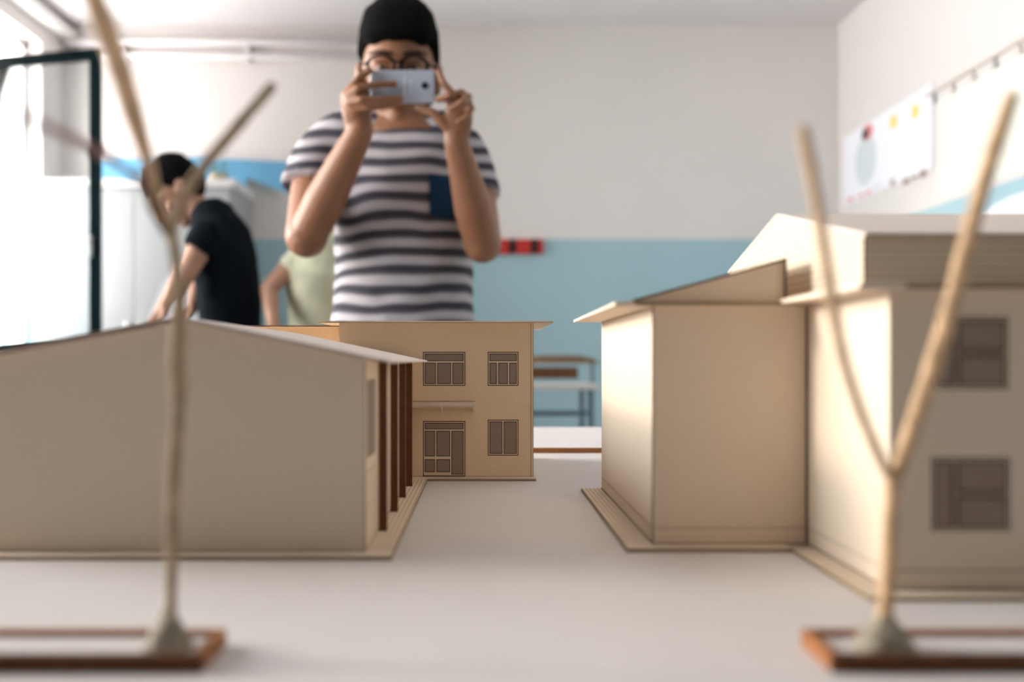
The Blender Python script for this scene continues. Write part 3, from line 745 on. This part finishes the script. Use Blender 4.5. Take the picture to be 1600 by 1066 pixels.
# shirt
m = MB()
zs = [.875, .95, 1.05, 1.15, 1.24, 1.31, 1.355]; hw = [.163, .160, .155, .157, .166, .172, .150]; hd = [.115, .112, .108, .112, .116, .108, .085]
m.tube([(X-.002, DX+.012, z) for z in zs], hw, 36, ry=hd, round_=False)
m.tube([Q(520, 224, 2.24), Q(560, 208, 2.235), (X, DX+.012, 1.362), Q(694, 212, 2.235), Q(720, 236, 2.24)], [.060, .062, .058, .060, .054], 20)
m.tube([(X+.002, DX+.010, 1.33), (X+.004, DX+.004, 1.388)], [.105, .066], 24, ry=[.09, .062], round_=False)
m.tube([Q(516, 232, 2.245), Q(498, 265, 2.22), Q(484, 298, 2.195)], [.064, .068, .070], 20, round_=False)
m.tube([Q(722, 242, 2.245), Q(737, 277, 2.22), Q(747, 312, 2.195)], [.055, .057, .056], 20, round_=False)
sh = m.build('t_shirt', M['stripe'], ph, smooth=True); remesh(sh, .006, 5, .6, .016, .10)
# chest pocket
m = MB(); n = 10; A_, B_ = Q(668, 262, 2.05), Q(718, 326, 2.05)
vs = []; 
for j in range(n+1):
    for i in range(n+1):
        u, v = i/n, j/n; zz = A_.z+(B_.z-A_.z)*v - (.010*(1-abs(2*u-1)) if j == n else 0)
        vs.append((A_.x+(B_.x-A_.x)*u, 2.05, zz))
m.add(vs, [(j*(n+1)+i, j*(n+1)+i+1, (j+1)*(n+1)+i+1, (j+1)*(n+1)+i) for j in range(n) for i in range(n)])
pk = m.build('pocket', M['navy'], ph, smooth=True)
sw = pk.modifiers.new('wrap', 'SHRINKWRAP'); sw.target = sh; sw.wrap_method = 'PROJECT'; sw.use_project_y = True; sw.use_project_x = False; sw.use_project_z = False
sw.use_negative_direction = True; sw.use_positive_direction = True; sw.offset = .003
so = pk.modifiers.new('thick', 'SOLIDIFY'); so.thickness = .003; so.offset = 1
m = MB(); m.tube([(X, DX+.012, .80), (X, DX+.012, .90)], .15, 28, ry=[.108, .105], round_=False)
legs(m, (X, DX+.012, .88), .08, [f+Vector((0, 0, .04)) for f in feet], (.088, .072, .068))
tr_ = m.build('trousers', M['denim'], ph, smooth=True); remesh(tr_, .009, 4)
shoes(ph, feet, (0, -1, 0), M['shoe'])
# phone
p0, p1 = Q(578, 109, 1.992), Q(679, 161, 1.992)
pn = thing('phone', 'white phone held sideways in front of the young man\'s face', 'phone', ((p0.x+p1.x)/2, 1.997, p1.z))
MB().box(p0.x, p1.x, 1.992, 2.000, p1.z, p0.z).build('case', M['phone'], pn, bevel=.003)
lc = Q(664, 134, 1.992)
MB().tube([lc+Vector((0, .001, 0)), lc-Vector((0, .0015, 0))], .0068, 20, round_=False).build('camera_lens', M['lens'], pn)
MB().box(p0.x+.004, p1.x-.004, 2.0, 2.0005, p1.z+.003, p0.z-.003).build('screen', M['black'], pn)
m = MB(); cc = Q(640, 134, 1.992); m.box(cc.x-.012, cc.x-.009, 1.9915, 1.992, cc.z-.018, cc.z+.018); m.box(cc.x+.0, cc.x+.002, 1.9915, 1.992, cc.z-.012, cc.z+.012)
m.build('back_print', M['pgrey'], pn)

# ---- man in black t-shirt, bent to the left
D2 = 4.0
pb = thing('person', 'man in a black t-shirt bending his head over work, in front of the cream cabinet', 'person', (Q(360, 0, D2).x, D2, 0))
bp = pb.location; m = MB(); hh = Q(277, 300, D2)
Rm = head(m, hh, sc=1.08, yaw=-1.25, pitch=.75)
m.tube([Q(340, 356, D2), Q(318, 334, D2), Q(296, 316, D2)], [.055, .052, .055], 16)
m.tube([(bp.x, D2, .90), Q(360, 470, D2), Q(350, 400, D2), Q(340, 372, D2)], [.09, .09, .095, .07], 20, ry=[.12, .12, .13, .10])
m.tube([Q(325, 372, D2-.17), Q(338, 368, D2), Q(345, 372, D2+.17)], [.05, .055, .05], 14)
for s, (a, b, c_, e_) in ((-1, (Q(322, 368, D2-.17), Q(290, 428, D2-.22), Q(257, 478, D2-.20), Q(250, 492, D2-.19))), (1, (Q(335, 372, D2+.17), Q(312, 440, D2+.15), Q(300, 482, D2+.05), Q(288, 492, D2+.03)))):
    m.tube([a, a.lerp(b, .5), b], [.050, .047, .040], 14); m.tube([b, b.lerp(c_, .5), c_], [.039, .036, .026], 14)
    m.tube([c_, e_], [.028, .030], 12, ry=[.018, .016])
    for k in range(4):
        u = Vector(((-.018+.012*k), -.01, 0)); finger(m, [e_+u, e_+u+Vector((-.02, 0, -.028)), e_+u+Vector((-.025, 0, -.052-.004*(k in (1, 2))))], .0085, .007)
    finger(m, [c_+Vector((.01, -.02, -.01)), e_+Vector((.02, -.03, -.01)), e_+Vector((.01, -.035, -.035))], .010, .008)
feet = [(bp.x-.02, D2-.12, .07), (bp.x+.04, D2+.12, .07)]
m.tube([(bp.x, D2-.08, .86), (bp.x-.01, D2-.11, .48), feet[0]], [.085, .055, .042], 14); m.tube([(bp.x, D2+.08, .86), (bp.x+.02, D2+.11, .48), feet[1]], [.085, .055, .042], 14)
b2 = m.build('body', M['skin2'], pb, smooth=True); remesh(b2, .006, 3)
hairmesh(pb, hh, Rm, 1.10, M['hair'], front=.045, side=.0, back=-.085, lift=.016)
for s in (-1, 1): MB().ellipsoid(Rm @ Vector((s*.032, -.074, .0))+hh, (.012, .012, .010), 12, 8).build('eye', M['eye'], pb, smooth=True)
m = MB()
m.tube([(bp.x+.0, D2, .84), (bp.x-.0, D2, .92), Q(359, 470, D2), Q(350, 410, D2), Q(344, 365, D2), Q(336, 345, D2)], [.118, .118, .124, .128, .118, .092], 28, ry=[.16, .16, .17, .19, .18, .13])
m.tube([Q(345, 362, D2), Q(331, 341, D2)], [.085, .070], 20, round_=False)
m.tube([Q(338, 372, D2-.10), Q(322, 366, D2-.18), Q(306, 392, D2-.20)], [.07, .068, .062], 18, round_=False)
m.tube([Q(345, 372, D2+.10), Q(338, 368, D2+.18), Q(325, 400, D2+.17)], [.07, .068, .062], 18, round_=False)
s2 = m.build('t_shirt', M['blacktee'], pb, smooth=True); remesh(s2, .008, 5, .6, .012, .1)
m = MB(); m.tube([(bp.x, D2, .78), (bp.x, D2, .88)], .112, 24, ry=[.155, .15], round_=False)
for s, f in zip((-1, 1), feet): m.tube([(bp.x, D2+s*.08, .82), (bp.x-.01+.015*s, D2+s*.11, .48), (f[0], f[1], .10)], [.092, .075, .065], 16)
remesh(m.build('trousers', M['denim'], pb, smooth=True), .01, 3)
shoes(pb, feet, (-1, 0, 0), M['shoe'])

# ---- person in pale yellow t-shirt behind the young man
D3 = 3.9
py_ = thing('person', 'person in a pale yellow t-shirt leaning on one arm, half hidden behind the striped t-shirt', 'person', (Q(500, 0, D3).x, D3+.1, 0))
bp = py_.location; m = MB(); hh = Q(524, 326, D3+.05)
Rm = head(m, hh, sc=.95, yaw=2.2, pitch=.5)
m.tube([Q(500, 392, D3+.02), Q(512, 372, D3+.03), Q(520, 345, D3+.04)], [.055, .05, .052], 16)
m.tube([(bp.x, D3+.1, .88), Q(497, 460, D3+.06), Q(494, 425, D3+.02)], [.10, .095, .09], 20, ry=[.08, .08, .08])
m.tube([Q(470, 404, D3), Q(500, 398, D3+.02), Q(535, 400, D3+.05)], [.042, .05, .042], 14)
a, b, c_ = Q(468, 403, D3), Q(420, 452, D3-.04), Q(427, 503, D3-.10)
m.tube([a, a.lerp(b, .5), b], [.045, .040, .034], 14); m.tube([b, b.lerp(c_, .5), c_], [.034, .031, .024], 14)
e_ = c_+Vector((.005, -.02, -.05)); m.tube([c_, e_], [.026, .028], 12, ry=[.016, .014])
for k in range(4): u = Vector((-.02+.013*k, 0, 0)); finger(m, [e_+u, e_+u+Vector((0, -.02, -.03)), e_+u+Vector((0, -.03, -.055))], .008, .0065)
finger(m, [c_+Vector((.02, 0, -.01)), e_+Vector((.04, -.01, 0)), e_+Vector((.045, -.02, -.03))], .0095, .0075)
a, b, c_ = Q(535, 403, D3+.05), Q(560, 460, D3+.0), Q(560, 510, D3-.12)
m.tube([a, b], [.043, .034], 14); m.tube([b, c_], [.034, .024], 14); m.tube([c_, c_+Vector((0, -.03, -.06))], [.026, .022], 12)
for k in range(4): u = Vector((-.02+.013*k, -.03, -.06)); finger(m, [c_+u, c_+u+Vector((0, -.02, -.035))], .008, .0065)
feet = [(bp.x-.09, D3+.12, .07), (bp.x+.09, D3+.12, .07)]
legs(m, (bp.x, D3+.1, .86), .075, feet)
remesh(m.build('body', M['skin2'], py_, smooth=True), .006, 3)
hairmesh(py_, hh, Rm, .97, M['hairbrown'], front=.045, side=-.03, back=-.09, lift=.014)
for s in (-1, 1): MB().ellipsoid(Rm @ Vector((s*.030, -.070, .0))+hh, (.011, .011, .009), 12, 8).build('eye', M['eye'], py_, smooth=True)
m = MB(); m.tube([(bp.x-.01, D3+.1, .82), (bp.x-.01, D3+.09, .95), Q(494, 460, D3+.06), Q(494, 420, D3+.03), Q(502, 388, D3+.02)], [.135, .125, .118, .122, .085], 26, ry=[.10, .10, .11, .12, .09])
m.tube([Q(492, 404, D3), Q(468, 404, D3), Q(448, 424, D3-.02)], [.06, .055, .047], 18, round_=False)
m.tube([Q(515, 404, D3+.03), Q(535, 404, D3+.05), Q(546, 430, D3+.03)], [.055, .055, .05], 18, round_=False)
remesh(m.build('t_shirt', M['yellowtee'], py_, smooth=True), .008, 5, .6, .014, .1)
m = MB(); m.tube([(bp.x, D3+.1, .76), (bp.x, D3+.1, .88)], .122, 24, ry=[.10, .10], round_=False)
legs(m, (bp.x, D3+.1, .84), .072, [(f[0], f[1], .11) for f in feet], (.085, .07, .062))
remesh(m.build('trousers', M['shoe'], py_, smooth=True), .01, 3)
shoes(py_, feet, (0, -1, 0), M['shoe'])

# desk and white card sheet in front of the man in black
desk('grey-topped school desk under the white card sheet behind the man in black', Q(250, 0, 4.6).x, 4.62, .74, .48)
sy = 4.45
m = MB(); m.prism([Vector((Q(205, 0, sy).x, sy, .747)), Vector((Q(312, 0, sy).x, sy, .747)), Q(311, 434, sy), Q(301, 418, sy), Q(274, 412, sy), Q(252, 445, sy), Q(236, 482, sy)], (0, .006, 0))
tag(m.build('card_sheet', M['paper']), 'white sheet of card standing upright behind the arms of the man in black', 'card sheet')

# ------------------------------------------------------------------ light
w = bpy.data.worlds.new('sky'); bpy.context.scene.world = w; w.use_nodes = True
bg = w.node_tree.nodes['Background']; bg.inputs['Color'].default_value = (1.0, .965, .95, 1)
_n = w.node_tree; _tc = _n.nodes.new('ShaderNodeTexCoord'); _sp = _n.nodes.new('ShaderNodeSeparateXYZ'); _mr = _n.nodes.new('ShaderNodeMapRange')
_mr.interpolation_type = 'SMOOTHSTEP'; _mr.inputs['From Min'].default_value = -.7; _mr.inputs['From Max'].default_value = .5
_mr.inputs['To Min'].default_value = 11.3; _mr.inputs['To Max'].default_value = 12.8
_n.links.new(_tc.outputs['Generated'], _sp.inputs[0]); _n.links.new(_sp.outputs[1], _mr.inputs['Value']); _n.links.new(_mr.outputs['Result'], bg.inputs['Strength'])
for a, b in WINS:
    l = bpy.data.lights.new('sky_portal', 'AREA'); l.shape = 'RECTANGLE'; l.size = WZ1-WZ0; l.size_y = b-a; l.cycles.is_portal = True
    o = bpy.data.objects.new('sky_portal', l); col.objects.link(o); o.location = (XL-.26, (a+b)/2, (WZ0+WZ1)/2); o.rotation_euler = (0, -math.pi/2, 0)
sn = bpy.data.lights.new('sun', 'SUN'); sn.energy = 1.3; sn.angle = math.radians(7); sn.color = (1, .84, .64)
so_ = bpy.data.objects.new('sun', sn); col.objects.link(so_)
so_.rotation_euler = Vector((1, -.13, -.23)).to_track_quat('-Z', 'Y').to_euler()

# ------------------------------------------------------------------ camera
cam = bpy.data.cameras.new('camera'); cam.lens = 35; cam.sensor_width = 36
cam.shift_x = (800-CX)/1600; cam.shift_y = (CY-533)/1600
cam.clip_start = .01
cam.dof.use_dof = True; cam.dof.focus_distance = .925; cam.dof.aperture_fstop = 4.0
co = bpy.data.objects.new('camera', cam); col.objects.link(co); co.location = (0, 0, CAMZ); co.rotation_euler = (math.pi/2, 0, 0)
sc = bpy.context.scene; sc.camera = co
sc.view_settings.view_transform = 'Standard'; sc.view_settings.look = 'None'; sc.view_settings.exposure = 0.76; sc.view_settings.gamma = 1
sc.cycles.use_denoising = True
sc.cycles.sample_clamp_indirect = 10; sc.cycles.max_bounces = 8; sc.cycles.diffuse_bounces = 6; sc.cycles.caustics_reflective = False; sc.cycles.caustics_refractive = False
